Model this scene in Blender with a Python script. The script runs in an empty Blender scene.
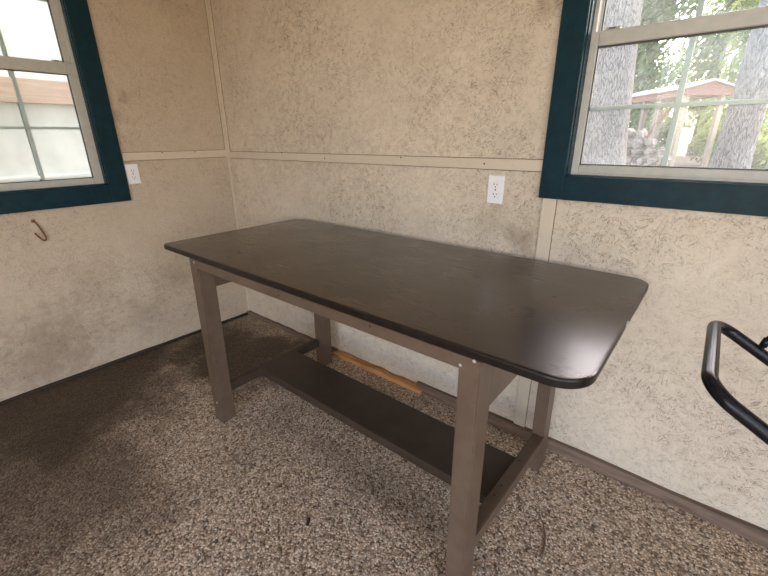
import bpy, bmesh, math, random
from mathutils import Vector, Matrix, noise
C = bpy.context.scene.collection
PI = math.pi

# ------------------------------------------------------------------ helpers
def link(o, parent=None):
    C.objects.link(o)
    if parent is not None:
        o.parent = parent
    return o

def tag(o, label=None, cat=None, group=None, kind=None):
    if label: o['label'] = label
    if cat: o['category'] = cat
    if group: o['group'] = group
    if kind: o['kind'] = kind
    return o

def empty(name, loc=(0, 0, 0), rz=0.0, parent=None):
    o = bpy.data.objects.new(name, None)
    o.empty_display_size = 0.1
    o.location = loc
    o.rotation_euler = (0, 0, rz)
    return link(o, parent)

def obj(name, bm, mat, parent=None, smooth=False, origin=None):
    """link a bmesh (built in world or parent space) as one mesh object"""
    me = bpy.data.meshes.new(name)
    if origin is not None:
        bmesh.ops.translate(bm, verts=bm.verts, vec=-Vector(origin))
    bmesh.ops.recalc_face_normals(bm, faces=bm.faces)
    bm.to_mesh(me)
    bm.free()
    for m in (mat if isinstance(mat, (list, tuple)) else [mat]):
        me.materials.append(m)
    if smooth:
        for p in me.polygons:
            p.use_smooth = True
    o = bpy.data.objects.new(name, me)
    if origin is not None:
        o.location = origin
    return link(o, parent)

def box(bm, x0, x1, y0, y1, z0, z1, bevel=0.0, seg=2):
    r = bmesh.ops.create_cube(bm, size=1.0)
    vs = r['verts']
    for v in vs:
        v.co = Vector((x0 + (v.co.x + .5) * (x1 - x0), y0 + (v.co.y + .5) * (y1 - y0), z0 + (v.co.z + .5) * (z1 - z0)))
    if bevel > 0:
        es = list({e for v in vs for e in v.link_edges})
        bmesh.ops.bevel(bm, geom=es, offset=bevel, segments=seg, affect='EDGES', profile=0.5)
    return bm

def bx(x0, x1, y0, y1, z0, z1, bevel=0.0, seg=2):
    return box(bmesh.new(), x0, x1, y0, y1, z0, z1, bevel, seg)

def hexa(bm, p, bevel=0.0):
    """box from 8 points: bottom loop 4, top loop 4"""
    vs = [bm.verts.new(q) for q in p]
    fs = [(0, 1, 2, 3), (7, 6, 5, 4), (0, 4, 5, 1), (1, 5, 6, 2), (2, 6, 7, 3), (3, 7, 4, 0)]
    ff = [bm.faces.new([vs[i] for i in f]) for f in fs]
    if bevel > 0:
        es = list({e for f in ff for e in f.edges})
        bmesh.ops.bevel(bm, geom=es, offset=bevel, segments=2, affect='EDGES')
    return bm

def tube(bm, pts, rad, n=12, cap=True):
    pts = [Vector(p) for p in pts]
    rads = rad if isinstance(rad, (list, tuple)) else [rad] * len(pts)
    rings = []
    up = None
    for i, p in enumerate(pts):
        d = (pts[min(i + 1, len(pts) - 1)] - pts[max(i - 1, 0)]).normalized()
        if up is None:
            a = Vector((0, 0, 1)) if abs(d.z) < .9 else Vector((1, 0, 0))
        else:
            a = up
        s = d.cross(a).normalized()
        up = s.cross(d).normalized()
        rings.append([bm.verts.new(p + rads[i] * (math.cos(t) * s + math.sin(t) * up))
                      for t in [2 * PI * k / n for k in range(n)]])
    for a, b in zip(rings, rings[1:]):
        for k in range(n):
            bm.faces.new((a[k], a[(k + 1) % n], b[(k + 1) % n], b[k]))
    if cap:
        bm.faces.new(rings[0][::-1])
        bm.faces.new(rings[-1])
    return bm

def fillet(pts, r, n=8):
    """round the inner corners of a polyline"""
    P = [Vector(p) for p in pts]
    out = [P[0]]
    for i in range(1, len(P) - 1):
        a, b, c = P[i - 1], P[i], P[i + 1]
        u, v = (a - b).normalized(), (c - b).normalized()
        ang = u.angle(v)
        t = min(r / math.tan(ang / 2), (a - b).length * .49, (c - b).length * .49)
        rr = t * math.tan(ang / 2)
        cen = b + (u + v).normalized() * (rr / math.sin(ang / 2))
        s, e = b + u * t - cen, b + v * t - cen
        ax = s.cross(e).normalized()
        tot = s.angle(e)
        for k in range(n + 1):
            out.append(cen + Matrix.Rotation(tot * k / n, 3, ax) @ s)
    out.append(P[-1])
    return out

def disc(bm, c, axis, r, h, n=12):
    c = Vector(c); a = Vector(axis).normalized()
    return tube(bm, [c, c + a * h], r, n)

# ------------------------------------------------------------------ materials
class NT:
    def __init__(s, name):
        s.m = bpy.data.materials.new(name)
        s.m.use_nodes = True
        s.t = s.m.node_tree
        s.t.nodes.clear()
        s.out = s.n('ShaderNodeOutputMaterial')
    def n(s, kind, **kw):
        nd = s.t.nodes.new(kind)
        for k, v in kw.items():
            setattr(nd, k, v)
        return nd
    def l(s, a, b):
        s.t.links.new(a, b)
    def val(s, sock, v):
        if hasattr(v, 'is_linked') or isinstance(v, bpy.types.NodeSocket):
            s.l(v, sock)
        else:
            sock.default_value = v
    def math(s, op, a, b=0.0, c=None, clamp=False):
        nd = s.n('ShaderNodeMath', operation=op, use_clamp=clamp)
        s.val(nd.inputs[0], a); s.val(nd.inputs[1], b)
        if c is not None: s.val(nd.inputs[2], c)
        return nd.outputs[0]
    def vmath(s, op, a, b=(0, 0, 0)):
        nd = s.n('ShaderNodeVectorMath', operation=op)
        s.val(nd.inputs[0], a); s.val(nd.inputs[1], b)
        return nd.outputs['Value'] if op in ('LENGTH', 'DISTANCE', 'DOT_PRODUCT') else nd.outputs[0]
    def mix(s, f, a, b, mode='MIX'):
        nd = s.n('ShaderNodeMix', data_type='RGBA', blend_type=mode)
        nd.clamp_factor = True
        s.val(nd.inputs[0], f)
        s.val(nd.inputs[6], a if not isinstance(a, tuple) else (*a[:3], 1))
        s.val(nd.inputs[7], b if not isinstance(b, tuple) else (*b[:3], 1))
        return nd.outputs[2]
    def mr(s, v, a, b, c=0.0, d=1.0, smooth=True):
        nd = s.n('ShaderNodeMapRange')
        nd.interpolation_type = 'SMOOTHSTEP' if smooth else 'LINEAR'
        s.val(nd.inputs[0], v)
        for i, q in enumerate((a, b, c, d)):
            s.val(nd.inputs[i + 1], q)
        return nd.outputs[0]
    def noise(s, vec, scale, detail=2, rough=.5, dist=0.0):
        nd = s.n('ShaderNodeTexNoise')
        if vec is not None: s.l(vec, nd.inputs['Vector'])
        nd.inputs['Scale'].default_value = scale
        nd.inputs['Detail'].default_value = detail
        nd.inputs['Roughness'].default_value = rough
        nd.inputs['Distortion'].default_value = dist
        return nd
    def voro(s, vec, scale, feature='F1', rnd=1.0):
        nd = s.n('ShaderNodeTexVoronoi', feature=feature)
        if vec is not None: s.l(vec, nd.inputs['Vector'])
        nd.inputs['Scale'].default_value = scale
        nd.inputs['Randomness'].default_value = rnd
        return nd
    def coord(s):
        return s.n('ShaderNodeTexCoord').outputs['Object']
    def sep(s, v):
        nd = s.n('ShaderNodeSeparateXYZ'); s.l(v, nd.inputs[0]); return nd.outputs
    def comb(s, x, y, z=0.0):
        nd = s.n('ShaderNodeCombineXYZ')
        s.val(nd.inputs[0], x); s.val(nd.inputs[1], y); s.val(nd.inputs[2], z)
        return nd.outputs[0]
    def bump(s, h, strength=.3, dist=.01, normal=None):
        nd = s.n('ShaderNodeBump')
        nd.inputs['Strength'].default_value = strength
        nd.inputs['Distance'].default_value = dist
        s.l(h, nd.inputs['Height'])
        if normal is not None: s.l(normal, nd.inputs['Normal'])
        return nd.outputs[0]
    def bsdf(s, color, rough=.5, metallic=0.0, spec=.5, normal=None, **kw):
        b = s.n('ShaderNodeBsdfPrincipled')
        s.val(b.inputs['Base Color'], (*color[:3], 1) if isinstance(color, tuple) else color)
        s.val(b.inputs['Roughness'], rough)
        s.val(b.inputs['Metallic'], metallic)
        b.inputs['Specular IOR Level'].default_value = spec
        if normal is not None: s.l(normal, b.inputs['Normal'])
        for k, v in kw.items():
            b.inputs[k].default_value = v
        s.l(b.outputs[0], s.out.inputs[0])
        return b

def simple(name, color, rough=.5, metallic=0.0, var=.12, scale=20, bump=.05, spec=.5):
    t = NT(name)
    co = t.coord()
    nz = t.noise(co, scale, 4, .6).outputs['Fac']
    dark = tuple(c * (1 - var) for c in color)
    lite = tuple(min(1, c * (1 + var)) for c in color)
    col = t.mix(t.mr(nz, .3, .7), dark, lite)
    t.bsdf(col, rough, metallic, spec, t.bump(nz, bump, .005))
    return t.m

def strokes(t, uv, cell, stretch, nscale, width, seed):
    """short straight strand edges, each little cell turned its own way"""
    v = t.voro(t.vmath('ADD', uv, (seed, seed * 1.7, 0)), cell)
    loc = t.vmath('SUBTRACT', t.vmath('ADD', uv, (seed, seed * 1.7, 0)), v.outputs['Position'])
    col = t.sep(v.outputs['Color'])
    rot = t.n('ShaderNodeVectorRotate', rotation_type='Z_AXIS')
    t.l(loc, rot.inputs['Vector'])
    t.l(t.math('MULTIPLY', col[0], 6.283), rot.inputs['Angle'])
    sc = t.vmath('MULTIPLY', rot.outputs[0], (1.0, stretch, 1.0))
    sc = t.vmath('ADD', sc, t.vmath('MULTIPLY', v.outputs['Color'], (37.0, 23.0, 0)))
    nz = t.noise(sc, nscale, 1, .4).outputs['Fac']
    a = t.math('ABSOLUTE', t.math('SUBTRACT', nz, .5))
    return t.mr(a, 0.0, width, 1.0, 0.0), nz

def painted_osb(name, axis, base, grime, dirt_shade=(), amount=1.0):
    t = NT(name)
    co = t.coord()
    s = t.sep(co)
    u = s[0] if axis == 'x' else s[1]
    uv = t.comb(u, s[2])
    s1, n1 = strokes(t, uv, 34, 6, 17, .030, 3.1)
    s2, n2 = strokes(t, uv, 62, 5, 32, .040, 7.7)
    s3, n3 = strokes(t, uv, 13, 11, 8, .016, 11.3)
    patch = t.mr(t.noise(uv, 1.7, 3, .6).outputs['Fac'], .30, .66, .30, 1.0)
    fine = t.mr(t.noise(uv, 22, 2, .6).outputs['Fac'], .46, .60)
    fine2 = t.mr(t.noise(t.vmath('ADD', uv, (5, 9, 0)), 34, 2, .6).outputs['Fac'], .44, .58)
    fine3 = t.mr(t.noise(t.vmath('ADD', uv, (15, 3, 0)), 11, 2, .6).outputs['Fac'], .49, .62)
    st = t.math('MAXIMUM', t.math('MULTIPLY', s1, fine), t.math('MULTIPLY', s2, fine2))
    st = t.math('MAXIMUM', st, t.math('MULTIPLY', s3, fine3))
    st = t.math('MULTIPLY', st, patch)
    # each strand is painted over but keeps a faint tone and relief
    tone = t.math('ADD', t.math('MULTIPLY', n1, .6), t.math('MULTIPLY', n2, .4))
    tm = t.mr(tone, .36, .64)
    big = t.noise(uv, 1.3, 4, .6).outputs['Fac']
    mott = t.noise(uv, 7, 6, .75).outputs['Fac']
    c = t.mix(t.mr(big, .3, .7), tuple(x * .94 for x in base), tuple(min(1, x * 1.04) for x in base))
    c = t.mix(t.math('MULTIPLY', t.mr(mott, .42, .72), .30), c, grime)
    c = t.mix(t.math('MULTIPLY', tm, t.math('MULTIPLY', patch, .26)), c, tuple(x * .86 for x in grime))
    c = t.mix(t.math('MULTIPLY', st, .80 * amount), c, (grime[0] * .34, grime[1] * .29, grime[2] * .25))
    for (p, q, r, k) in dirt_shade:           # smudges of dirt and painted shade, each with its own ragged outline
        d = t.vmath('DISTANCE', uv, (p, q, 0))
        d = t.math('ADD', d, t.math('MULTIPLY', t.math('SUBTRACT', t.noise(uv, 12, 4, .7).outputs['Fac'], .5), r * 1.7))
        m = t.math('MULTIPLY', t.mr(d, r, r * .1), k)
        c = t.mix(m, c, (grime[0] * .42, grime[1] * .33, grime[2] * .25))
    h = t.math('SUBTRACT', t.math('MULTIPLY', tone, 1.6), t.math('MULTIPLY', st, .8))
    t.bsdf(c, .62, 0, .3, t.bump(h, .5, .004))
    return t.m

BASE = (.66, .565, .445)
GRIME = (.44, .345, .245)
M = {}
M['wall_back'] = painted_osb('painted_strand_board_back', 'x', BASE, GRIME,
    [(2.155, .935, .11, .50), (2.13, 1.74, .07, .4), (2.05, 1.60, .12, .14), (2.0, .98, .12, .22), (2.2, .55, .1, .3), (2.19, .72, .07, .35)])
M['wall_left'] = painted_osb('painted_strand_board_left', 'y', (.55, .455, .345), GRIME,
    [(-.60, 1.55, .06, .30), (-.66, 1.45, .05, .25), (-1.15, .86, .04, .15), (-1.25, .20, .40, .42), (-.75, .25, .22, .28), (-.50, .45, .16, .26), (-1.0, .55, .22, .16)], .75)  # larger low marks put the shade near the wall foot into the colour
M['wall_plain'] = painted_osb('painted_strand_board_plain', 'x', BASE, GRIME)

def trim_paint(name, base):
    t = NT(name)
    co = t.coord()
    g = t.noise(t.vmath('MULTIPLY', co, (3, 3, 3)), 6, 5, .7).outputs['Fac']
    f = t.noise(co, 60, 3, .6).outputs['Fac']
    c = t.mix(t.math('MULTIPLY', t.mr(g, .5, .78), .42), base, GRIME)
    c = t.mix(t.math('MULTIPLY', t.mr(f, .62, .8), .35), c, tuple(x * .5 for x in GRIME))
    t.bsdf(c, .55, 0, .35, t.bump(f, .15, .002))
    return t.m
M['trim'] = trim_paint('painted_batten', (.60, .51, .395))
M['joint'] = simple('dark_joint', (.15, .10, .06), .8, var=.6, scale=30)
M['ceiling'] = simple('ceiling_paint', (.70, .66, .58), .7, var=.06, scale=8)

def teal():
    t = NT('dark_teal_paint')
    co = t.coord()
    f = t.noise(co, 26, 5, .65).outputs['Fac']
    g = t.noise(t.vmath('MULTIPLY', co, (1, 1, 8)), 14, 3, .6).outputs['Fac']
    c = t.mix(t.mr(f, .35, .7), (.003, .020, .030), (.005, .030, .042))
    chip = t.mr(t.noise(t.vmath('MULTIPLY', co, (1, 1, 3.5)), 23, 5, .75).outputs['Fac'], .735, .75)
    c = t.mix(t.math('MULTIPLY', chip, .5), c, (.35, .42, .42))
    t.bsdf(c, t.mr(g, .3, .7, .34, .5), 0, .18, t.bump(f, .12, .002))
    return t.m
M['teal'] = teal()
M['vinyl'] = simple('window_vinyl', (.44, .425, .375), .38, var=.06, scale=30, bump=.03)
M['bead'] = simple('dark_glazing_bead', (.05, .055, .055), .5)
M['muntin'] = simple('grid_bar', (.52, .53, .50), .45, var=.06)
M['latch'] = simple('latch_dark', (.08, .075, .07), .4)

def glass():
    t = NT('window_glass')
    co = t.coord()
    tr = t.n('ShaderNodeBsdfTransparent'); tr.inputs[0].default_value = (.93, .97, .96, 1)
    gl = t.n('ShaderNodeBsdfGlossy'); gl.inputs['Roughness'].default_value = .02
    df = t.n('ShaderNodeBsdfTranslucent'); df.inputs[0].default_value = (.85, .9, .88, 1)
    fr = t.n('ShaderNodeFresnel'); fr.inputs[0].default_value = 1.35
    dirt = t.mr(t.noise(co, 7, 5, .7).outputs['Fac'], .35, .8, .04, .11)
    m1 = t.n('ShaderNodeMixShader'); t.l(dirt, m1.inputs[0]); t.l(tr.outputs[0], m1.inputs[1]); t.l(df.outputs[0], m1.inputs[2])
    m2 = t.n('ShaderNodeMixShader'); t.l(t.math('MULTIPLY', fr.outputs[0], .6), m2.inputs[0]); t.l(m1.outputs[0], m2.inputs[1]); t.l(gl.outputs[0], m2.inputs[2])
    t.l(m2.outputs[0], t.out.inputs[0])
    return t.m
M['glass'] = glass()

def floor_mat():
    t = NT('exposed_pebble_floor')
    co = t.coord()
    s = t.sep(co)
    uv = t.comb(s[0], s[1])
    w = t.vmath('ADD', uv, t.vmath('MULTIPLY', t.noise(uv, 40, 2).outputs['Color'], (.012, .012, 0)))
    v = t.voro(w, 145)
    v2 = t.voro(w, 240)
    cc = t.sep(v.outputs['Color'])
    ramp = t.n('ShaderNodeValToRGB')
    t.l(cc[0], ramp.inputs[0])
    e = ramp.color_ramp.elements
    e[0].position = 0; e[0].color = (.020, .013, .009, 1)
    e[1].position = 1; e[1].color = (1.0, .88, .68, 1)
    for p, c in ((.13, (.17, .104, .062)), (.30, (.46, .315, .200)), (.54, (.62, .46, .315)), (.78, (.90, .71, .52))):
        q = e.new(p); q.color = (*c, 1)
    c2 = t.mix(t.mr(t.sep(v2.outputs['Color'])[0], .3, .8), (.20, .13, .080), (.76, .57, .39))
    c = t.mix(.18, ramp.outputs[0], c2)
    gap = t.mr(v.outputs['Distance'], .34, .58)
    c = t.mix(t.math('MULTIPLY', gap, .42), c, (.055, .040, .030))
    big = t.noise(uv, 2.0, 5, .65).outputs['Fac']
    c = t.mix(t.math('MULTIPLY', t.mr(big, .48, .72), .28), c, (.060, .042, .030))
    # brown staining along the left wall and in the corner, with shade painted in
    def stain_shade(x, y, rx, ry, k, a):
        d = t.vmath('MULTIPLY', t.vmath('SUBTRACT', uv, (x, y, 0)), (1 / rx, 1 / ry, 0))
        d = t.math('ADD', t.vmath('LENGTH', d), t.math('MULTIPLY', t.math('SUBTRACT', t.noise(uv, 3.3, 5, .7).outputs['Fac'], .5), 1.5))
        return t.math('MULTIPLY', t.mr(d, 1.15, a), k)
    for q in STAIN_SHADES:
        c = t.mix(stain_shade(*q), c, (.046, .028, .014))
    dome = t.math('SUBTRACT', .6, v.outputs['Distance'])
    t.bsdf(c, t.mr(cc[1], 0, 1, .36, .72), 0, .42, t.bump(dome, .5, .006))
    return t.m
STAIN_SHADES = [(.55, -.42, .55, .45, .90, .45), (.15, -1.3, .75, .95, .90, .4), (.8, -1.6, .8, .60, .70, .35), (1.5, -1.9, .5, .35, .45, .3), (.1, -.6, .3, .9, .5, .4), (1.55, -.30, .5, .16, .20, .4), (2.15, -.35, .16, .10, .6, .5), (1.9, -.66, .6, .10, .28, .4)]
M['floor'] = floor_mat()

def table_top():
    t = NT('dark_brown_worktop')
    co = t.coord()
    st = t.noise(t.vmath('MULTIPLY', co, (2.2, 26, 1)), 3, 5, .65).outputs['Fac']
    pb = t.noise(co, 210, 3, .6).outputs['Fac']
    bl = t.noise(co, 4.5, 5, .6).outputs['Fac']
    c = t.mix(t.mr(st, .25, .78), (.016, .0078, .0040), (.023, .0120, .0066))
    c = t.mix(t.math('MULTIPLY', t.mr(bl, .5, .72), .5), c, (.010, .006, .004))
    r = t.math('ADD', t.mr(st, .25, .75, .26, .32), t.mr(bl, .3, .7, -.03, .05))
    h = t.math('ADD', t.math('MULTIPLY', pb, .6), t.math('MULTIPLY', st, .10))
    t.bsdf(c, r, 0, .15, t.bump(h, .26, .0015), **{'Coat Weight': .75, 'Coat Roughness': .21})
    return t.m
M['top'] = table_top()
M['top_edge'] = simple('dark_edge_band', (.012, .008, .006), .38, var=.3, scale=40, spec=.25)

def table_paint(name, a, b):
    t = NT(name)
    co = t.coord()
    g = t.noise(t.vmath('MULTIPLY', co, (1, 1, 1)), 9, 5, .65).outputs['Fac']
    f = t.noise(co, 70, 3, .6).outputs['Fac']
    c = t.mix(t.mr(g, .3, .7), a, b)
    c = t.mix(t.math('MULTIPLY', t.mr(f, .66, .74), .6), c, tuple(x * .35 for x in a))
    t.bsdf(c, .42, 0, .4, t.bump(g, .12, .003))
    return t.m
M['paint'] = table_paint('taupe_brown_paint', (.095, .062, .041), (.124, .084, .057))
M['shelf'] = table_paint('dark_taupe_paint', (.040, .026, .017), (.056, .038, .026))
M['screw'] = simple('screw_zinc', (.72, .70, .66), .3, .6)
M['rust_screw'] = simple('screw_dark', (.02, .016, .013), .5)

def wood(name, a, b, axis=0, rough=.6):
    t = NT(name)
    co = t.coord()
    k = [28, 28, 28]; k[axis] = 2.2
    g = t.noise(t.vmath('MULTIPLY', co, tuple(k)), 1.6, 5, .65, .4).outputs['Fac']
    c = t.mix(t.mr(g, .3, .7), a, b)
    t.bsdf(c, rough, 0, .3, t.bump(g, .4, .004))
    return t.m
M['base_wood'] = wood('dirty_base_strip', (.105, .068, .047), (.215, .148, .108))
M['base_dark'] = wood('dark_base_strip', (.018, .012, .008), (.04, .028, .02), 1)
M['raw_wood'] = wood('bare_orange_wood', (.34, .15, .045), (.62, .31, .12))
M['plate'] = simple('outlet_plastic', (.80, .79, .80), .3, var=.02, bump=.01)
M['slot'] = simple('outlet_slot', (.012, .012, .012), .6)
M['black_tube'] = simple('black_gloss_tube', (.007, .007, .009), .26, var=.2, scale=60, bump=.02, spec=.25)
M['rubber'] = simple('black_rubber', (.012, .012, .012), .7)
M['rust'] = simple('rusty_iron', (.17, .075, .025), .6, var=.6, scale=220, bump=.4)
M['twig'] = simple('dry_twig', (.16, .095, .055), .8, var=.4, scale=90)
M['litter'] = simple('dark_leaf_scrap', (.03, .018, .012), .8)
M['nail'] = simple('nail_head', (.014, .011, .009), .6)

# ------------------------------------------------------------------ setting
RX, RY, RH = 4.7, -4.0, 2.75     # room size: right wall, rear wall, ceiling
T = .10
def struct(name, bm, mat, parent=None):
    o = obj(name, bm, mat, parent)
    o['kind'] = 'structure'
    return o

struct('floor', bx(-T, RX + T, RY - T, T, -.12, 0), M['floor'])
struct('ceiling', bx(-T, RX + T, RY - T, T, RH, RH + .1), M['ceiling'])

struct('roof', bx(-.45, RX + .5, RY - .5, 1.25, RH + .1, RH + .2), M['ceiling'])  # unseen roof, its back overhang added deep to keep sun off the window
# right window opening (back wall) and left window opening (left wall)
WR = dict(x0=2.280, x1=3.125, z0=1.185, z1=2.075)
WL = dict(y0=-1.560, y1=-.775, z0=1.080, z1=2.300)
bm = bmesh.new()
box(bm, -T, WR['x0'], 0, T, 0, RH)
box(bm, WR['x1'], RX + T, 0, T, 0, RH)
box(bm, WR['x0'], WR['x1'], 0, T, 0, WR['z0'])
box(bm, WR['x0'], WR['x1'], 0, T, WR['z1'], RH)
struct('wall_back', bm, M['wall_back'])
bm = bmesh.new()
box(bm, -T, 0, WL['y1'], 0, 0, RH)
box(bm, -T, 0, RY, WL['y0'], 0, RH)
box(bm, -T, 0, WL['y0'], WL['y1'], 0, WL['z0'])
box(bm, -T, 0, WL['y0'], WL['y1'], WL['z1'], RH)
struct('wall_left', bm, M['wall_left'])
EY0, EY1, EZ_ = -3.75, -1.35, 2.5      # second open doorway, unseen, added in the right wall for more daylight
bm = bmesh.new()
box(bm, RX, RX + T, RY, EY0, 0, RH); box(bm, RX, RX + T, EY1, 0, 0, RH); box(bm, RX, RX + T, EY0, EY1, EZ_, RH)
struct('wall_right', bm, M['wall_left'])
bm = bmesh.new()
box(bm, RX - .02, RX, EY0 - .09, EY0, 0, EZ_ + .09); box(bm, RX - .02, RX, EY1, EY1 + .09, 0, EZ_ + .09); box(bm, RX - .02, RX, EY0, EY1, EZ_, EZ_ + .09)
struct('added_door_2', bm, M['teal'])
# rear wall with a wide open doorway, unseen, put in to let daylight in
DX0, DX1, DZ = DOOR = (1.95, 4.60, 2.5)
bm = bmesh.new()
box(bm, -T, DX0, RY - T, RY, 0, RH)
box(bm, DX1, RX + T, RY - T, RY, 0, RH)
box(bm, DX0, DX1, RY - T, RY, DZ, RH)
struct('wall_rear', bm, M['wall_plain'])
bm = bmesh.new()
box(bm, DX0 - .09, DX0, RY, RY + .02, 0, DZ + .09)
box(bm, DX1, DX1 + .09, RY, RY + .02, 0, DZ + .09)
box(bm, DX0, DX1, RY, RY + .02, DZ, DZ + .09)
struct('added_door_1', bm, M['teal'])

# battens over the board joints
def joint_lines(parent, *boxes):  # thin dark lines along the batten edges
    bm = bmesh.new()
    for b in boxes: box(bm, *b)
    o = obj('dark_joint', bm, M['joint'], parent)
    o['label'] = 'thin dark joint line'
def nails(parent, pts, axis):
    for p in pts:
        obj('nail', disc(bmesh.new(), p, axis, .0035, .0022, 8), M['nail'], parent)
tr = struct('trim_1', bx(.034, 2.200, -.009, 0, 1.201, 1.243, .0015), M['trim'])
nails(tr, [(.62, -.0085, 1.243), (1.0, -.0085, 1.220), (1.53, -.0085, 1.236), (1.96, -.0085, 1.222)], (0, -1, 0))
joint_lines(tr, (.034, 2.2, -.0022, -.0002, 1.1985, 1.2012), (.034, 2.2, -.0024, -.0002, 1.2428, 1.2452))
tr = struct('trim_2', bx(0, .009, -.674, -.020, 1.208, 1.253, .0015), M['trim'])
nails(tr, [(.0085, -.24, 1.246), (.0085, -.45, 1.248)], (1, 0, 0))
joint_lines(tr, (.0002, .0022, -.674, -.02, 1.2055, 1.2082), (.0002, .0022, -.674, -.02, 1.2528, 1.255))
bm = bmesh.new(); box(bm, 0, .034, -.010, 0, 1.20, RH, .0015); box(bm, 0, .010, -.020, 0, 1.20, RH, .0015)
tr = struct('trim_3', bm, M['trim'])
joint_lines(tr, (.0338, .0358, -.0022, -.0002, 1.245, RH), (.0002, .0022, -.0218, -.0198, 1.255, RH))
struct('trim_4', bx(0, .011, -.011, 0, .02, 1.2, .002), M['trim'])
tr = struct('trim_5', bx(2.214, 2.265, -.010, 0, .02, 1.105, .0015), M['trim'])
joint_lines(tr, (2.2115, 2.2142, -.0024, -.0002, .05, 1.1), (2.2648, 2.2668, -.0022, -.0002, .05, 1.1))

# strips along the foot of the walls: uneven, dirty timber
def rough_strip(x0, x1, y0, y1, z1, along, seed, n=40):
    bm = bmesh.new()
    rnd = random.Random(seed)
    rings = []
    for k in range(n + 1):
        f = k / n
        w1 = noise.noise(Vector((f * 9, seed, 0))) * .006
        w2 = noise.noise(Vector((f * 23, seed + 4, 2))) * .004
        zt = z1 + w1 + w2 * .6
        if along == 'x':
            x = x0 + f * (x1 - x0)
            q = [(x, y0 + w2, 0), (x, y0 + w2 * .7, zt - .005), (x, y0 + .005, zt), (x, y1, zt), (x, y1, 0)]
        else:
            y = y0 + f * (y1 - y0)
            q = [(x1 + w2, y, 0), (x1 + w2 * .7, y, zt - .004), (x1 - .004, y, zt), (x0, y, zt), (x0, y, 0)]
        rings.append([bm.verts.new(p) for p in q])
    for a, b in zip(rings, rings[1:]):
        for i in range(5):
            bm.faces.new((a[i], a[(i + 1) % 5], b[(i + 1) % 5], b[i]))
    bm.faces.new(rings[0]); bm.faces.new(rings[-1][::-1])
    return bm
struct('baseboard_back', rough_strip(0, 1.02, -.022, 0, .028, 'x', 3), M['base_wood'])
struct('baseboard_right', rough_strip(1.66, RX, -.026, 0, .050, 'x', 8, 90), M['base_wood'])
struct('baseboard_left', rough_strip(0, .014, RY, -.024, .017, 'y', 5, 80), M['base_dark'])

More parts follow.
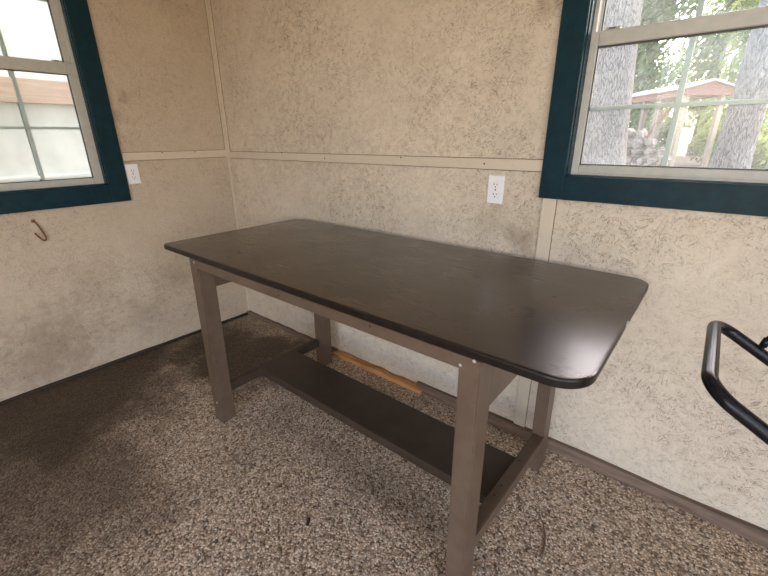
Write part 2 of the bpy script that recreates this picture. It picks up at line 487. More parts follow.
# ------------------------------------------------------------------ windows
def window(name, to_world, half_w, z0, z1, sill_gap, panes_x, casing_w, zc0, zc1, sash_z, gridrows, proud):
    """built in a local frame: u across, d depth (negative into the room), z up"""
    root = empty(name)
    root['kind'] = 'structure'
    def B(bm, u0, u1, d0, d1, a, b, bevel=.0):
        p0 = to_world(u0, d0); p1 = to_world(u1, d1)
        return box(bm, min(p0[0], p1[0]), max(p0[0], p1[0]), min(p0[1], p1[1]), max(p0[1], p1[1]), a, b, bevel)
    W = half_w
    def part(nm, bm, mat, parent):
        return obj(nm, bm, mat, parent)
    # casing boards round the opening: two legs and two rails
    ci = W - .006
    co = ci + casing_w
    for s in (-1, 1):
        bm = bmesh.new(); B(bm, min(s * ci, s * co), max(s * ci, s * co), -.020, 0, zc0, zc1, .002)
        part('window_casing', bm, M['teal'], root)
    bm = bmesh.new(); B(bm, -ci, ci, -.020, 0, zc0, zc0 + casing_w, .002); part('window_casing', bm, M['teal'], root)
    bm = bmesh.new(); B(bm, -ci, ci, -.020, 0, zc1 - casing_w, zc1, .002); part('window_casing', bm, M['teal'], root)
    # painted jamb lining with the vinyl main frame behind it
    bm = bmesh.new()
    for s in (-1, 1):
        B(bm, min(s * W, s * (W - .010)), max(s * W, s * (W - .010)), -.004, .035, z0, z1)
    B(bm, -W, W, -.004, .035, z0, z0 + .008); B(bm, -W, W, -.004, .035, z1 - .008, z1)
    part('window_jamb', bm, M['teal'], root)
    bm = bmesh.new()
    f = .022
    for s in (-1, 1):
        B(bm, min(s * W, s * (W - f)), max(s * W, s * (W - f)), .035, .100, z0, z1, .002)
    B(bm, -W + f, W - f, .035, .100, z0, z0 + .016, .002); B(bm, -W + f, W - f, .035, .100, z1 - f, z1, .002)
    part('window_frame', bm, M['vinyl'], root)
    zl0, zl1, zm0, zm1, zu1 = sash_z          # lower glass bottom/top, rail, upper glass bottom.. top
    gx = panes_x                              # glass half width (lower sash)
    def sash(nm, d0, d1, g0, g1, b0, b1, gw):
        bm = bmesh.new()
        for s in (-1, 1):
            B(bm, min(s * gw, s * (W - f + .004)), max(s * gw, s * (W - f + .004)), d0, d1, b0, b1, .003)
        B(bm, -gw, gw, d0, d1, b0, g0, .003)
        B(bm, -gw, gw, d0, d1, g1, b1, .003)
        sh = part(nm, bm, M['vinyl'], root)
        bm = bmesh.new()                      # dark gasket round the glass
        dm = (d0 + d1) / 2
        for s in (-1, 1):
            B(bm, min(s * gw, s * (gw - .004)), max(s * gw, s * (gw - .004)), dm - .008, dm + .006, g0, g1)
        B(bm, -gw, gw, dm - .008, dm + .006, g0, g0 + .004); B(bm, -gw, gw, dm - .008, dm + .006, g1 - .004, g1)
        part('gasket', bm, M['bead'], sh)
        bm = bmesh.new(); B(bm, -gw, gw, dm - .002, dm + .002, g0, g1); part('glass', bm, M['glass'], sh)
        for k in (1, 2):
            u = -gw + 2 * gw * k / 3
            bm = bmesh.new(); B(bm, u - .0085, u + .0085, dm + .004, dm + .011, g0, g1); part('grid_bar', bm, M['muntin'], sh)
        for z in gridrows(g0, g1):
            bm = bmesh.new(); B(bm, -gw, gw, dm + .0045, dm + .0115, z - .0065, z + .0065); part('grid_bar', bm, M['muntin'], sh)
        return sh
    sash('upper_sash', .068, .094, zm1, zu1, zm1 - .03, z1 - f + .002, gx + .006)
    lo = sash('lower_sash', .036, .064, zl0, zl1, z0 + .014, zm1, gx)
    for s in (-1, 1):
        bm = bmesh.new(); B(bm, s * gx * .90 - .022, s * gx * .90 + .022, .034, .046, zm1 - .001, zm1 + .007, .002)
        la = part('tilt_latch', bm, M['vinyl'], lo)
        bm = bmesh.new(); B(bm, s * gx * .90 - .012, s * gx * .90 + .008, .0325, .036, zm1 + .001, zm1 + .006); part('latch_slot', bm, M['latch'], lo)
    return root

ux = (WR['x0'] + WR['x1']) / 2
window('window_1', lambda u, d: (ux + u, d), (WR['x1'] - WR['x0']) / 2, WR['z0'], WR['z1'], 0, .389,
       .086, 1.105, 2.155, (1.227, 1.606, 1.610, 1.650, 2.035), lambda a, b: [(a + b) / 2], .02)
uy = (WL['y0'] + WL['y1']) / 2
window('window_2', lambda u, d: (-d, uy + u), (WL['y1'] - WL['y0']) / 2, WL['z0'], WL['z1'], 0, .339,
       .100, .983, 2.395, (1.122, 1.646, 1.650, 1.702, 2.26), lambda a, b: [(a + b) / 2], .02)

# ------------------------------------------------------------------ work table
TX0, TX1, TY0, TY1, TZ, TT = .787, 2.623, -.860, -.057, .873, .024
table = tag(empty('work_table', (1.71, -.46, 0)), 'long dark brown work table with rounded corners and taupe painted wooden legs', 'table')
ORG = Vector((1.71, -.46, 0))
def tpart(name, bm, mat, parent=table, smooth=False):
    bmesh.ops.translate(bm, verts=bm.verts, vec=-ORG)
    return obj(name, bm, mat, parent, smooth)

def rounded_outline(x0, x1, y0, y1, radii, n=12):
    pts = []
    cs = [(x0, y0, radii[0], PI), (x1, y0, radii[1], 1.5 * PI), (x1, y1, radii[2], 0), (x0, y1, radii[3], .5 * PI)]
    for x, y, r, a0 in cs:
        cx = x + r if x == x0 else x - r
        cy = y + r if y == y0 else y - r
        for k in range(n + 1):
            a = a0 + .5 * PI * k / n
            pts.append((cx + r * math.cos(a), cy + r * math.sin(a)))
    return pts
bm = bmesh.new()
ol = rounded_outline(TX0, TX1, TY0, TY1, (.030, .080, .060, .100))
cxm, cym = (TX0 + TX1) / 2, (TY0 + TY1) / 2
def ringz(inset, z):
    out = []
    n = len(ol)
    for i, (x, y) in enumerate(ol):
        px, py = ol[i - 1]; qx, qy = ol[(i + 1) % n]
        dx, dy = qx - px, qy - py
        L = math.hypot(dx, dy)
        out.append(bm.verts.new((x - dy / L * inset, y + dx / L * inset, z)))
    return out
prof = [(.004, TZ - TT), (.0012, TZ - TT + .0012), (0, TZ - TT + .004), (0, TZ - .006), (.0015, TZ - .0022), (.005, TZ - .0004), (.009, TZ)]
rg = [ringz(i, z) for i, z in prof]
for r_i, (a, b) in enumerate(zip(rg, rg[1:])):
    for i in range(len(a)):
        f = bm.faces.new((a[i], a[(i + 1) % len(a)], b[(i + 1) % len(a)], b[i]))
        f.material_index = 1 if r_i < 4 else 0
bm.faces.new(rg[0][::-1]).material_index = 1
bm.faces.new(rg[-1])
top = tpart('table_top', bm, [M['top'], M['top_edge']])
# chipped edge band at the right end
bm = bmesh.new()
hexa(bm, [(2.621, -.482, .856), (2.626, -.480, .856), (2.6255, -.461, .856), (2.621, -.459, .856),
          (2.621, -.481, .869), (2.628, -.477, .870), (2.6265, -.463, .871), (2.621, -.460, .870)], .001)
bm2 = bm
e = tpart('edge_chip', bm2, M['vinyl'], top)
e['label'] = 'pale chipped bit of edge band'

def leg(x0, x1, y0, y1, lean, z1=.850, chamfer=True):
    bm = bmesh.new()
    b = .004
    hexa(bm, [(x0, y0, 0.0), (x1, y0, 0.0), (x1, y1, 0.0), (x0, y1, 0.0),
              (x0 + lean, y0, z1), (x1 + lean, y0, z1), (x1 + lean, y1, z1), (x0 + lean, y1, z1)], b)
    return tpart('leg', bm, M['paint'])
l_nl = leg(1.012, 1.078, -.857, -.786, .022)
l_nr = leg(2.346, 2.404, -.857, -.786, .0)
l_fl = leg(1.015, 1.080, -.186, -.110, .012)
l_fr = leg(2.352, 2.400, -.186, -.104, -.012)
def screws(parent, pts, axis, mat, r=.0042):
    for p in pts:
        bm = disc(bmesh.new(), p, axis, r, .0016, 10)
        s = tpart('screw', bm, mat, parent)
screws(l_nr, [(2.352, -.857, .822), (2.386, -.857, .845)], (0, -1, 0), M['screw'])
screws(l_nl, [(1.078, -.857, .836)], (0, -1, 0), M['screw'])
screws(l_nl, [(1.055, -.857, .115)], (0, -1, 0), M['screw'], .005)

# rails: long aprons front and back, end rails
for y0, y1 in ((-.8585, -.838), (-.126, -.106)):
    bm = bmesh.new(); box(bm, 1.045, 2.390, y0, y1, .812, .849, .002)
    ap = tpart('apron', bm, M['paint'])
    if y0 < -.5:
        screws(ap, [(1.66, -.8585, .842), (1.66, -.8585, .828), (2.07, -.8585, .838)], (0, -1, 0), M['rust_screw'], .003)
bm = bmesh.new(); box(bm, 1.042, 1.080, -.790, -.182, .705, .849, .002); tpart('end_rail', bm, M['paint'])
bm = bmesh.new(); box(bm, 2.366, 2.4045, -.790, -.182, .690, .849, .002); tpart('end_rail', bm, M['paint'])
# floor stretchers
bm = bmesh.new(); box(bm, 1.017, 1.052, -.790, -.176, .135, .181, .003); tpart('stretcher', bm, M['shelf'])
bm = bmesh.new()
hexa(bm, [(2.357, -.800, .166), (2.400, -.800, .172), (2.400, -.170, .132), (2.357, -.170, .132),
          (2.357, -.800, .222), (2.400, -.800, .228), (2.400, -.170, .182), (2.357, -.170, .182)], .003)
st = tpart('stretcher', bm, M['paint'])
screws(st, [(2.376, -.545, .208), (2.378, -.385, .196), (2.384, -.345, .193), (2.376, -.60, .212)], (0, 0, 1), M['rust_screw'], .0042)
# low shelf board laid between the stretchers
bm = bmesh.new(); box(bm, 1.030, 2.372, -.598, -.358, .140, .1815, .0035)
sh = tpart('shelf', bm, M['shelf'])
screws(sh, [(1.10, -.375, .1815), (1.115, -.405, .1815)], (0, 0, 1), M['rust_screw'], .0045)

# ------------------------------------------------------------------ outlets
def outlet(loc, rot, label):
    r = tag(empty('wall_outlet', loc), label, 'outlet', 'duplex outlets on the walls')
    r.rotation_euler = (0, 0, rot)
    pl = obj('cover_plate', bx(-.035, .035, -.0065, 0, -.057, .057, .0028, 3), M['plate'], r)
    for s in (-1, 1):
        bm = bmesh.new()
        ol2 = []
        for k in range(24):
            a = 2 * PI * k / 24
            ol2.append((.0172 * math.cos(a), max(-.0135, min(.0135, .0172 * math.sin(a)))))
        cz = s * .0195
        a_ = [bm.verts.new((x, -.006, cz + z)) for x, z in ol2]
        b_ = [bm.verts.new((x * .97, -.0085, cz + z * .97)) for x, z in ol2]
        for k in range(24):
            bm.faces.new((a_[k], a_[(k + 1) % 24], b_[(k + 1) % 24], b_[k]))
        bm.faces.new(b_); bm.faces.new(a_[::-1])
        rc = obj('receptacle', bm, M['plate'], r)
        bm = bmesh.new()
        box(bm, -.0078, -.0054, -.0089, -.007, cz - .0022, cz + .0062)
        box(bm, .0052, .0074, -.0089, -.007, cz - .0012, cz + .0052)
        disc(bm, (0, -.0070, cz - .0082), (0, -1, 0), .0027, .0019, 10)
        obj('slots', bm, M['slot'], rc)
    obj('screw', disc(bmesh.new(), (0, -.0064, 0), (0, -1, 0), .0033, .001, 12), M['latch'], r)
    return r
outlet((2.017, 0, 1.121), 0, 'white duplex outlet on the back wall above the table')
outlet((0, -.638, 1.132), PI / 2, 'white duplex outlet on the left wall beside the teal window casing')

# ------------------------------------------------------------------ small things
hk = [(.002, -1.157, .930), (.010, -1.150, .918), (.016, -1.142, .893), (.018, -1.135, .868), (.020, -1.129, .840),
      (.022, -1.133, .826), (.024, -1.144, .828), (.025, -1.154, .842), (.026, -1.164, .858), (.028, -1.170, .872)]
bm = tube(bmesh.new(), fillet(hk, .006, 2), .0042, 8)
box(bm, 0, .004, -1.166, -1.150, .922, .938, .001)
tag(obj('wall_hook', bm, M['rust'], smooth=True, origin=(0, -1.15, .88)), 'bent rusty iron hook on the wall below the left window', 'hook')

bm = bmesh.new()                       # bare strip of broken timber lying along the wall foot
n = 26
rings = []
for k in range(n + 1):
    f = k / n
    x = 1.0 + f * .70
    w = noise.noise(Vector((f * 11, 2, 0)))
    e0 = min(1, f * 9 + .12) * min(1, (1 - f) * 14 + .15)
    yf = -.040 - .010 * w * e0 - .006 * f
    zt = (.030 + .007 * noise.noise(Vector((f * 8, 5, 1)))) * (.45 + .55 * e0)
    rings.append([bm.verts.new(p) for p in ((x, yf, 0), (x, yf + .003, zt * .75), (x, yf + .012, zt), (x, -.003, zt * 1.04), (x, -.003, 0))])
for a, b in zip(rings, rings[1:]):
    for i in range(5):
        bm.faces.new((a[i], a[(i + 1) % 5], b[(i + 1) % 5], b[i]))
bm.faces.new(rings[0]); bm.faces.new(rings[-1][::-1])
tag(obj('wood_strip', bm, M['raw_wood'], origin=(1.35, -.02, 0)), 'bare orange splintered wood strip along the back wall under the table', 'wood strip')

bm = tube(bmesh.new(), [(2.474, -.385, .004), (2.499, -.420, .009), (2.520, -.455, .006), (2.531, -.492, .005), (2.537, -.520, .006), (2.531, -.548, .004)],
          [.0014, .0020, .0028, .0032, .0028, .0018], 7)
tube(bm, [(2.534, -.515, .005), (2.540, -.540, .010), (2.541, -.556, .006)], [.002, .0016, .001], 6)
tag(obj('twig', bm, M['twig'], smooth=True, origin=(2.51, -.46, 0)), 'thin curved dry twig on the floor right of the table', 'twig')
bm = bmesh.new()
hexa(bm, [(1.808, -.938, .001), (1.822, -.934, .001), (1.842, -.962, .001), (1.832, -.968, .001),
          (1.812, -.941, .006), (1.820, -.938, .007), (1.838, -.962, .005), (1.833, -.964, .004)], .001)
tag(obj('leaf_scrap', bm, M['litter'], origin=(1.825, -.95, 0)), 'tiny dark scrap on the floor in front of the table', 'scrap')

# wheeled cart at the right edge: only its bent handle reaches into the picture
HZ = .95
cart = tag(empty('hand_cart', (3.95, -.70, 0)), 'black bent tube handle of a cart at the right edge', 'cart')
HO = Vector((3.95, -.70, 0))
def hpart(name, bm, mat, parent=cart, smooth=True):
    bmesh.ops.translate(bm, verts=bm.verts, vec=-HO)
    return obj(name, bm, mat, parent, smooth)
xf, yf_, xn, yn = 2.788, -.543, 2.790, -.862
sl = -.062 / .105
path = [(4.10, yf_, .17), (3.95, yf_, .30), (xf + .45, yf_, HZ + sl * .45), (xf, yf_, HZ), (xn, yn, HZ), (xn + .45, yn, HZ + sl * .45), (3.95, yn, .30), (4.10, yn, .17)]
handle = hpart('handle', tube(bmesh.new(), fillet(path, .045, 10), .0118, 20), M['black_tube'])
bm = tube(bmesh.new(), [(2.872, yf_ - .001, .898), (2.873, yf_, .908), (2.875, yf_ + .001, .922), (2.878, yf_ + .002, .936), (2.885, yf_ + .002, .948), (2.896, yf_ + .001, .952), (2.906, yf_, .944), (2.908, yf_, .924), (2.902, yf_, .905), (2.895, yf_, .888)], .0040, 10)
tube(bm, [(2.8738, yf_, .916), (2.8775, yf_ + .002, .934)], .0068, 12)
hpart('cable_guide', bm, M['black_tube'], handle)
hpart('axle', tube(bmesh.new(), [(4.10, yf_ + .08, .17), (4.10, yn - .08, .17)], .012, 14), M['black_tube'])
for y in (yf_ + .06, yn - .06):
    w = hpart('wheel', tube(bmesh.new(), [(4.10 + .135 * math.cos(2 * PI * k / 36), y, .17 + .135 * math.sin(2 * PI * k / 36)) for k in range(37)], .035, 12), M['rubber'])
    hpart('hub', tube(bmesh.new(), [(4.10, y - .025, .17), (4.10, y + .025, .17)], .11, 24), M['black_tube'], w)

# ------------------------------------------------------------------ outdoors
def terrain(x, y):
    g = -.14
    if y > .6:
        g += min(1.0, (y - .6) / 6.0) * .82 + .06 * noise.noise(Vector((x * .5, y * .5, 0)))
    return g
bm = bmesh.new()
N = 56
gv = {}
for i in range(N + 1):
    for j in range(N + 1):
        x = -22 + 48 * i / N
        y = -20 + 50 * j / N
        z = terrain(x, y)
        gv[i, j] = bm.verts.new((x, y, z))
for i in range(N):
    for j in range(N):
        bm.faces.new((gv[i, j], gv[i + 1, j], gv[i + 1, j + 1], gv[i, j + 1]))
def ground_mat():
    t = NT('leafy_ground')
    co = t.coord()
    n1 = t.noise(co, 1.4, 5, .65).outputs['Fac']
    n2 = t.noise(co, 30, 4, .7).outputs['Fac']
    yard = t.mr(t.math('ADD', t.sep(co)[1], t.math('MULTIPLY', n1, 1.5)), .9, 1.6)
    c = t.mix(t.mr(n1, .35, .65), (.36, .31, .23), (.24, .26, .13))  # ground outside the doorways made paler to bounce daylight indoors
    c = t.mix(t.mr(n2, .4, .75), c, (.48, .43, .34))
    lit = t.mix(t.mr(n2, .35, .7), (.060, .045, .030), (.17, .13, .085))
    c = t.mix(yard, c, lit)
    t.bsdf(c, .9, 0, .2, t.bump(n2, .6, .03))
    return t.m
struct('ground', bm, ground_mat())

def bark(name, a, b):
    t = NT(name)
    co = t.coord()
    st = t.vmath('MULTIPLY', co, (1, 1, .13))
    w = t.vmath('ADD', st, t.vmath('MULTIPLY', t.noise(st, 9, 3).outputs['Color'], (.09, .09, .05)))
    v = t.voro(w, 58, 'DISTANCE_TO_EDGE')
    n2 = t.noise(co, 45, 4, .7).outputs['Fac']
    r = t.mr(v.outputs['Distance'], .0, .15)
    c = t.mix(r, a, b)
    c = t.mix(t.mr(n2, .40, .68, 0, .7), c, tuple(x * .6 for x in b))
    t.bsdf(c, .9, 0, .15, t.bump(r, .8, .02))
    return t.m
M['bark'] = bark('grey_bark', (.10, .085, .075), (.30, .275, .25))
M['bark_far'] = bark('far_bark', (.08, .07, .055), (.26, .22, .18))
def leafmat(name, a, b):
    t = NT(name)
    co = t.coord()
    nz = t.noise(co, 3.5, 4, .7).outputs['Fac']
    g = t.n('ShaderNodeNewGeometry')
    c = t.mix(t.mr(nz, .35, .65), a, b)
    c = t.mix(t.math('MULTIPLY', g.outputs['Random Per Island'], .5), c, tuple(min(1, x * 1.6) for x in b))
    p = t.bsdf(c, .55, 0, .4)
    tl = t.n('ShaderNodeBsdfTranslucent'); t.l(c, tl.inputs[0])
    m = t.n('ShaderNodeMixShader'); m.inputs[0].default_value = .45
    t.l(p.outputs[0], m.inputs[1]); t.l(tl.outputs[0], m.inputs[2]); t.l(m.outputs[0], t.out.inputs[0])
    return t.m
M['leaf1'] = leafmat('leaf_mid', (.10, .165, .075), (.20, .26, .115))
M['leaf2'] = leafmat('leaf_light', (.17, .24, .07), (.32, .36, .12))

def trunk_bm(x, y, r, h, seed, lean=(0, 0), n=48, rows=60, rough=.035):
    bm = bmesh.new()
    z0 = terrain(x, y) - .1
    rings = []
    for k in range(rows + 1):
        f = k / rows
        z = z0 + f * h
        rr = r * (1.0 - .28 * f) * (1 + .55 * math.exp(-f * h / .35))
        ring = []
        for i in range(n):
            a = 2 * PI * i / n
            d = 1 + rough * noise.noise(Vector((math.cos(a) * 6, math.sin(a) * 6, z * 1.7 + seed))) + .05 * noise.noise(Vector((math.cos(a) * 1.3, math.sin(a) * 1.3, z * .5 + seed)))
            ring.append(bm.verts.new((x + lean[0] * (z - z0) + rr * d * math.cos(a), y + lean[1] * (z - z0) + rr * d * math.sin(a), z)))
        rings.append(ring)
    for a, b in zip(rings, rings[1:]):
        for i in range(n):
            bm.faces.new((a[i], a[(i + 1) % n], b[(i + 1) % n], b[i]))
    bm.faces.new(rings[-1]); bm.faces.new(rings[0][::-1])
    return bm

def leaves_bm(blobs, count, size, seed):
    rnd = random.Random(seed)
    bm = bmesh.new()
    tot = sum(b[3] ** 2 for b in blobs)
    for (cx, cy, cz, r) in blobs:
        for _ in range(int(count * r * r / tot)):
            d = Vector((rnd.gauss(0, 1), rnd.gauss(0, 1), rnd.gauss(0, .85))).normalized()
            p = Vector((cx, cy, cz)) + d * r * (rnd.random() ** .45)
            a = Vector((rnd.gauss(0, 1), rnd.gauss(0, 1), rnd.gauss(0, 1))).normalized()
            b = a.orthogonal().normalized()
            c = a.cross(b)
            s = size * rnd.uniform(.6, 1.4)
            w = s * .42
            vs = [bm.verts.new(p + q) for q in (-b * s, c * w, b * s, -c * w + a * w * .35)]
            bm.faces.new(vs)
    return bm

def tree(name, label, x, y, r, h, seed, blobs, count, size, bark_m, leaf_m, lean=(0, 0), group=None, branches=()):
    t = tag(empty(name, (x, y, terrain(x, y))), label, 'tree', group)
    o = Vector((x, y, terrain(x, y)))
    def P(nm, bm, mat, parent=t, smooth=False):
        bmesh.ops.translate(bm, verts=bm.verts, vec=-o)
        return obj(nm, bm, mat, parent, smooth)
    tk = P('trunk', trunk_bm(x, y, r, h, seed, lean), bark_m, smooth=True)
    for br in branches:
        P('branch', tube(bmesh.new(), br[0], br[1], 10), bark_m, smooth=True)
    P('foliage', leaves_bm(blobs, count, size, seed), leaf_m)
    return t

tree('tree', 'thick grey-barked tree trunk just outside the right window, at its left side', 1.31, 5.15, .30, 7.0, 1.0,
     [(.9, 5.6, 6.4, .95), (.2, 6.2, 6.9, 1.1), (-.6, 4.9, 7.0, 1.2), (.6, 5.0, 7.6, 1.1)], 5200, .10, M['bark'], M['leaf1'], (-.055, 0),
     branches=[([(1.18, 5.2, 3.2), (1.45, 5.7, 3.55), (1.7, 6.2, 3.7), (1.85, 6.6, 4.1)], [.06, .045, .03, .012])])
tree('tree', 'slimmer pale grey tree trunk outside the right window, at its right side', 2.745, 5.15, .185, 7.0, 9.0,
     [(3.2, 5.5, 6.3, .95), (3.9, 6.1, 6.7, 1.1), (3.0, 5.0, 7.2, .9), (3.6, 4.8, 7.5, 1.1)], 4600, .10, M['bark'], M['leaf1'], (.012, 0),
     branches=[([(2.72, 5.2, 3.0), (2.5, 5.6, 3.4), (2.3, 6.0, 3.9)], [.045, .03, .012])])
FAR = [(-4.4, 12.4, .13, 4.6, 'leaf1'), (-1.9, 12.0, .13, 4.6, 'leaf2'), (.5, 12.3, .15, 5.0, 'leaf1'), (2.9, 12.1, .12, 4.6, 'leaf2'), (5.3, 12.4, .12, 4.8, 'leaf1'),
       (-3.4, 15.6, .16, 6.2, 'leaf2'), (-.7, 15.9, .2, 6.8, 'leaf1'), (1.8, 15.6, .17, 6.4, 'leaf2'), (4.3, 15.9, .18, 6.6, 'leaf1'), (6.9, 15.7, .18, 6.2, 'leaf2')]
for i, (x, y, r, h, lm_) in enumerate(FAR):
    rnd = random.Random(40 + i)
    g = terrain(x, y)
    blobs = [(x + rnd.uniform(-.42, .42), y + rnd.uniform(-.5, .5), g + h * f, rnd.uniform(.68, .80)) for f in (.22, .32, .42, .52, .60, .70, .78, .88, .96)]
    tree('leafy_tree', 'sunlit leafy green tree in the background beyond the woodshed', x, y, r, h, 60 + i, blobs, 7000, .085, M['bark_far'], M[lm_], group='leafy trees beyond the woodshed')

# low brush in front of the trees
rnd = random.Random(5)
bushes = [(-1.5, 9.9, .62), (-.1, 10.1, .6), (1.25, 10.2, .6), (2.6, 9.9, .6), (3.9, 9.8, .62), (3.15, 7.8, .42), (5.2, 10.2, .6)]
for i, (x, y, r) in enumerate(bushes):
    g = terrain(x, y)
    blobs = [(x + rnd.uniform(-.5, .5) * r, y + rnd.uniform(-.3, .3), g + r * f, r * .62) for f in (.35, .7, 1.05, 1.35)]
    t = tag(empty('bush', (x, y, g)), 'pale green leafy bush behind the woodshed', 'bush', 'bushes behind the woodshed')
    bm = leaves_bm(blobs, 2600, .055, 80 + i)
    bmesh.ops.translate(bm, verts=bm.verts, vec=-Vector((x, y, g)))
    obj('foliage', bm, M['leaf2' if i % 2 else 'leaf1'], t)
    bm = bmesh.new()
    for k in range(4):
        tube(bm, [(.03 * k - .05, 0, -.02), (.12 * (k - 1.5), .05, r * .6), (.25 * (k - 1.5), .1, r * 1.2)], [.018, .012, .005], 6)
    obj('stem', bm, M['bark_far'], t)

# open woodshed: local frame, a along the long side (going away to the left), b across the gable end
A = Vector((1.93, 7.40, 0))
U = Vector((-.64, .77, 0)).normalized()
V = Vector((.77, .64, 0)).normalized()
SG = terrain(1.6, 7.9)
shed = tag(empty('woodshed', (A.x, A.y, SG)), 'small open wooden shed with reddish roof boards beyond the right window', 'shed')
SO = Vector((A.x, A.y, SG))
M['fascia'] = wood('reddish_boards', (.19, .075, .05), (.30, .13, .09), 0)
M['post'] = wood('sunlit_posts', (.34, .26, .17), (.46, .37, .26), 2)  # sunlight on the gable end posts put into the colour
M['post_shaded'] = wood('shaded_posts', (.16, .12, .09), (.27, .21, .165), 2)  # darker copy paints the posts that stand out of the sun
M['roofing'] = simple('roof_sheet', (.42, .40, .38), .5)
def sb(bm, a0, a1, b0, b1, z0, z1, za=None):
    """box in shed coords (a along U, b along V); za = extra z at a1 end"""
    q = []
    for z in (z0, z1):
        for a, b in ((a0, b0), (a1, b0), (a1, b1), (a0, b1)):
            p = A + U * a + V * b
            q.append((p.x - SO.x, p.y - SO.y, z - SO.z))
    return hexa(bm, q)
L_, Wd = 1.75, .70
EZ = 1.98
# roof: two low slopes with ridge along U
bm = bmesh.new()
def roofq(b0, z0, b1, z1):
    q = []
    for dz in (0, .03):
        for a, b, z in ((-.12, b0, z0), (L_ + .1, b0, z0), (L_ + .1, b1, z1), (-.12, b1, z1)):
            p = A + U * a + V * b
            q.append((p.x - SO.x, p.y - SO.y, z + dz - SO.z))
    hexa(bm, q)
roofq(-.09, EZ + .075, Wd / 2, EZ + .19)
roofq(Wd / 2, EZ + .19, Wd + .09, EZ + .075)
obj('roof', bm, M['roofing'], shed)
for a0, a1, b0, b1 in ((-.06, L_ + .05, -.05, -.02), (-.06, L_ + .05, Wd + .02, Wd + .05)):
    obj('fascia', sb(bmesh.new(), a0, a1, b0, b1, EZ - .03, EZ + .085), M['fascia'], shed)
bm = bmesh.new()
q = []
for a in (-.075, -.05):
    for b, z in ((-.06, EZ - .02), (Wd + .06, EZ - .02), (Wd + .06, EZ + .08), (Wd / 2, EZ + .185), (-.06, EZ + .08)):
        p = A + U * a + V * b
        q.append(bm.verts.new((p.x - SO.x, p.y - SO.y, z - SO.z)))
bm.faces.new(q[:5]); bm.faces.new(q[5:][::-1])
for i in range(5):
    bm.faces.new((q[i], q[(i + 1) % 5], q[5 + (i + 1) % 5], q[5 + i]))
obj('gable', bm, M['fascia'], shed)
for a, b, m in ((0, 0, 'post'), (0, Wd - .09, 'post'), (.62, 0, 'post_shaded'), (1.10, 0, 'post_shaded'), (1.66, 0, 'post_shaded'), (1.66, Wd - .09, 'post_shaded')):
    obj('post', sb(bmesh.new(), a, a + .075, b, b + .075, SG - .1, EZ + .06), M[m], shed)
for k in range(7):
    a = .15 + k * .22
    obj('rafter', sb(bmesh.new(), a, a + .04, -.02, Wd + .02, EZ - .01, EZ + .055), M['post'], shed)
p0 = A + U * .20 + V * .03; p1 = A + U * .95 + V * .03
bm = tube(bmesh.new(), [(p0.x - SO.x, p0.y - SO.y, EZ - .05 - SO.z), (p1.x - SO.x, p1.y - SO.y, 1.25 - SO.z)], .045, 4)
obj('brace', bm, M['fascia'], shed)

# heap of split firewood by the shed, piece by piece
M['split'] = wood('split_wood', (.16, .125, .11), (.34, .29, .26), 0, .8)
rnd = random.Random(12)
protos = []
for k in range(4):
    bm = bmesh.new()
    n = 5
    r = .075
    a0 = [rnd.uniform(-.25, .25) + 2 * PI * i / n for i in range(n)]
    rr = [r * rnd.uniform(.55, 1.15) for _ in range(n)]
    e0 = [bm.verts.new((-.15, rr[i] * math.cos(a0[i]), rr[i] * math.sin(a0[i]))) for i in range(n)]
    e1 = [bm.verts.new((.15, rr[i] * 1.05 * math.cos(a0[i] + .1), rr[i] * math.sin(a0[i] + .1))) for i in range(n)]
    for i in range(n):
        bm.faces.new((e0[i], e0[(i + 1) % n], e1[(i + 1) % n], e1[i]))
    bm.faces.new(e0[::-1]); bm.faces.new(e1)
    bmesh.ops.bevel(bm, geom=list(bm.edges), offset=.006, segments=1, affect='EDGES')
    protos.append(obj('firewood', bm, M['split']))
used = set()
rows = [(8, 0), (7, 1), (6, 2), (4, 3), (2, 4)]
HP = Vector((1.36, 7.05, 0))
for cnt, lv in rows:
    for row2 in range(2):
        for k in range(cnt):
            q = rnd.randrange(4)
            o = protos[q] if q not in used else protos[q].copy()
            if q in used: C.objects.link(o)
            used.add(q)
            x = HP.x + (k - (cnt - 1) / 2) * .180 + rnd.uniform(-.008, .008)
            y = HP.y + (row2 - .5) * .34 + rnd.uniform(-.012, .012)
            o.location = (x, y, terrain(HP.x, HP.y) + .07 + lv * .150)
            o.rotation_euler = (rnd.uniform(0, 6.28), rnd.uniform(-.03, .03), PI / 2 + rnd.uniform(-.06, .06))
            tag(o, 'grey split log in the firewood heap beside the woodshed', 'firewood', 'split logs in the firewood heap')
M['tarp'] = simple('grey_blue_sheet', (.14, .17, .18), .5)

# white panelled wall with a timber beam just outside the left window
def white_panel():
    t = NT('white_panel')
    co = t.coord()
    nz = t.noise(t.vmath('MULTIPLY', co, (1, 1, .35)), 5, 5, .65).outputs['Fac']
    c = t.mix(t.mr(nz, .35, .7), (.74, .80, .80), (.64, .71, .72))
    t.bsdf(c, .6, 0, .3, t.bump(nz, .1, .01))
    return t.m
sw = tag(empty('shed_wall', (-1.12, -1.2, -.14)), 'white panelled outside wall with a wooden beam, seen through the left window', 'wall')
wp = white_panel()
yy = [-4.6, -3.4, -2.2, -1.70, -1.13, -.86, -.30, .9, 2.1]
for a, b in zip(yy, yy[1:]):
    bm = bx(-.05, 0, a + 1.2 + .004, b + 1.2 - .004, 0, 3.9, .002)
    obj('panel', bm, wp, sw)
obj('backing', bx(-.07, -.05, -3.4, 3.3, 0, 3.9), M['latch'], sw)
M['beam'] = wood('tan_beam', (.46, .35, .28), (.60, .48, .40), 1)
obj('beam', bx(0, .05, -3.3, 3.2, 1.705, 1.86, .004), M['beam'], sw)
obj('ledge', bx(0, .012, -3.3, 3.2, 1.20, 1.222, .002), wp, sw)

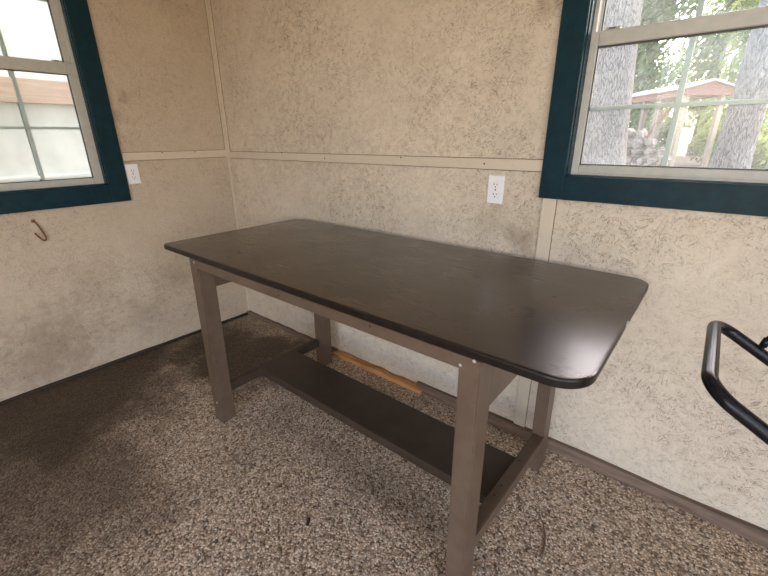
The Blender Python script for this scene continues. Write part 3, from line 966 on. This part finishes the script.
# ------------------------------------------------------------------ light
w = bpy.data.worlds.new('sky')
bpy.context.scene.world = w
w.use_nodes = True
nt = w.node_tree
nt.nodes.clear()
sky = nt.nodes.new('ShaderNodeTexSky')
sky.sky_type = 'NISHITA'
sky.sun_disc = False
SUN_EL, SUN_AZ = 54, 10
sky.sun_elevation = math.radians(SUN_EL)
sky.sun_rotation = math.radians(SUN_AZ)
sky.dust_density = 2.2
bg = nt.nodes.new('ShaderNodeBackground')
bg.inputs[1].default_value = .92
out = nt.nodes.new('ShaderNodeOutputWorld')
hs = nt.nodes.new('ShaderNodeHueSaturation'); hs.inputs['Saturation'].default_value = 1.05
nt.links.new(sky.outputs[0], hs.inputs['Color']); tint = nt.nodes.new('ShaderNodeMix'); tint.data_type = 'RGBA'; tint.blend_type = 'MULTIPLY'
tint.inputs[0].default_value = 1.0; tint.inputs[7].default_value = (1.17, .925, .79, 1)      # hazy warm daylight
nt.links.new(hs.outputs[0], tint.inputs[6]); nt.links.new(tint.outputs[2], bg.inputs[0]); nt.links.new(bg.outputs[0], out.inputs[0])

sl_ = bpy.data.lights.new('sun', 'SUN')
sl_.energy = 1.0
sl_.angle = .01
sl_.color = (1, .92, .80)
so = bpy.data.objects.new('sun', sl_)
# direction to the sun: from behind the building, a little to the left
az = math.radians(80)
d = Vector((math.cos(az) * math.cos(math.radians(SUN_EL)), math.sin(az) * math.cos(math.radians(SUN_EL)), math.sin(math.radians(SUN_EL))))
so.rotation_euler = d.to_track_quat('Z', 'Y').to_euler()
so.location = d * 20
C.objects.link(so)

def portal(loc, rot, sx, sy):
    a = bpy.data.lights.new('sky_portal', 'AREA')
    a.shape = 'RECTANGLE'; a.size = sx; a.size_y = sy
    a.cycles.is_portal = True
    o = bpy.data.objects.new('sky_portal', a)
    o.location = loc; o.rotation_euler = rot
    C.objects.link(o)
portal(((DX0 + DX1) / 2, RY - .05, DZ / 2), (math.radians(90), 0, 0), DX1 - DX0, DZ)
portal((RX + .05, (EY0 + EY1) / 2, EZ_ / 2), (0, math.radians(90), 0), EZ_, EY1 - EY0)
portal((ux, .11, (WR['z0'] + WR['z1']) / 2), (math.radians(-90), 0, 0), .84, .89)
portal((-.11, uy, (WL['z0'] + WL['z1']) / 2), (0, math.radians(-90), 0), 1.2, .78)

# ------------------------------------------------------------------ camera
cam = bpy.data.cameras.new('camera')
co_ = bpy.data.objects.new('camera', cam)
C.objects.link(co_)
cam.sensor_fit = 'HORIZONTAL'
cam.sensor_width = 36
cam.lens = 401.67 / 768 * 36
cam.clip_start = .02
yaw, pitch, roll = 2.2605, -.3581, -.0071
yaw, pitch, roll = math.radians(129.5199), math.radians(-20.5150), math.radians(-.4083)
f = Vector((math.cos(pitch) * math.cos(yaw), math.cos(pitch) * math.sin(yaw), math.sin(pitch)))
X = f.cross(Vector((0, 0, 1))).normalized()
Uv = X.cross(f)
X2 = math.cos(roll) * X + math.sin(roll) * Uv
U2 = -math.sin(roll) * X + math.cos(roll) * Uv
mw = Matrix((X2, U2, -f)).transposed().to_4x4()
mw.translation = Vector((2.7374, -1.606, 1.3251))
co_.matrix_world = mw
sc = bpy.context.scene
sc.camera = co_
sc.view_settings.view_transform = 'Standard'
sc.view_settings.look = 'None'
sc.view_settings.exposure = 1.15
sc.view_settings.gamma = 1.0
sc.view_settings.use_curve_mapping = False
sc.cycles.max_bounces = 12
sc.cycles.diffuse_bounces = 8
sc.cycles.transparent_max_bounces = 16
sc.cycles.sample_clamp_indirect = 8
sc.cycles.use_denoising = True
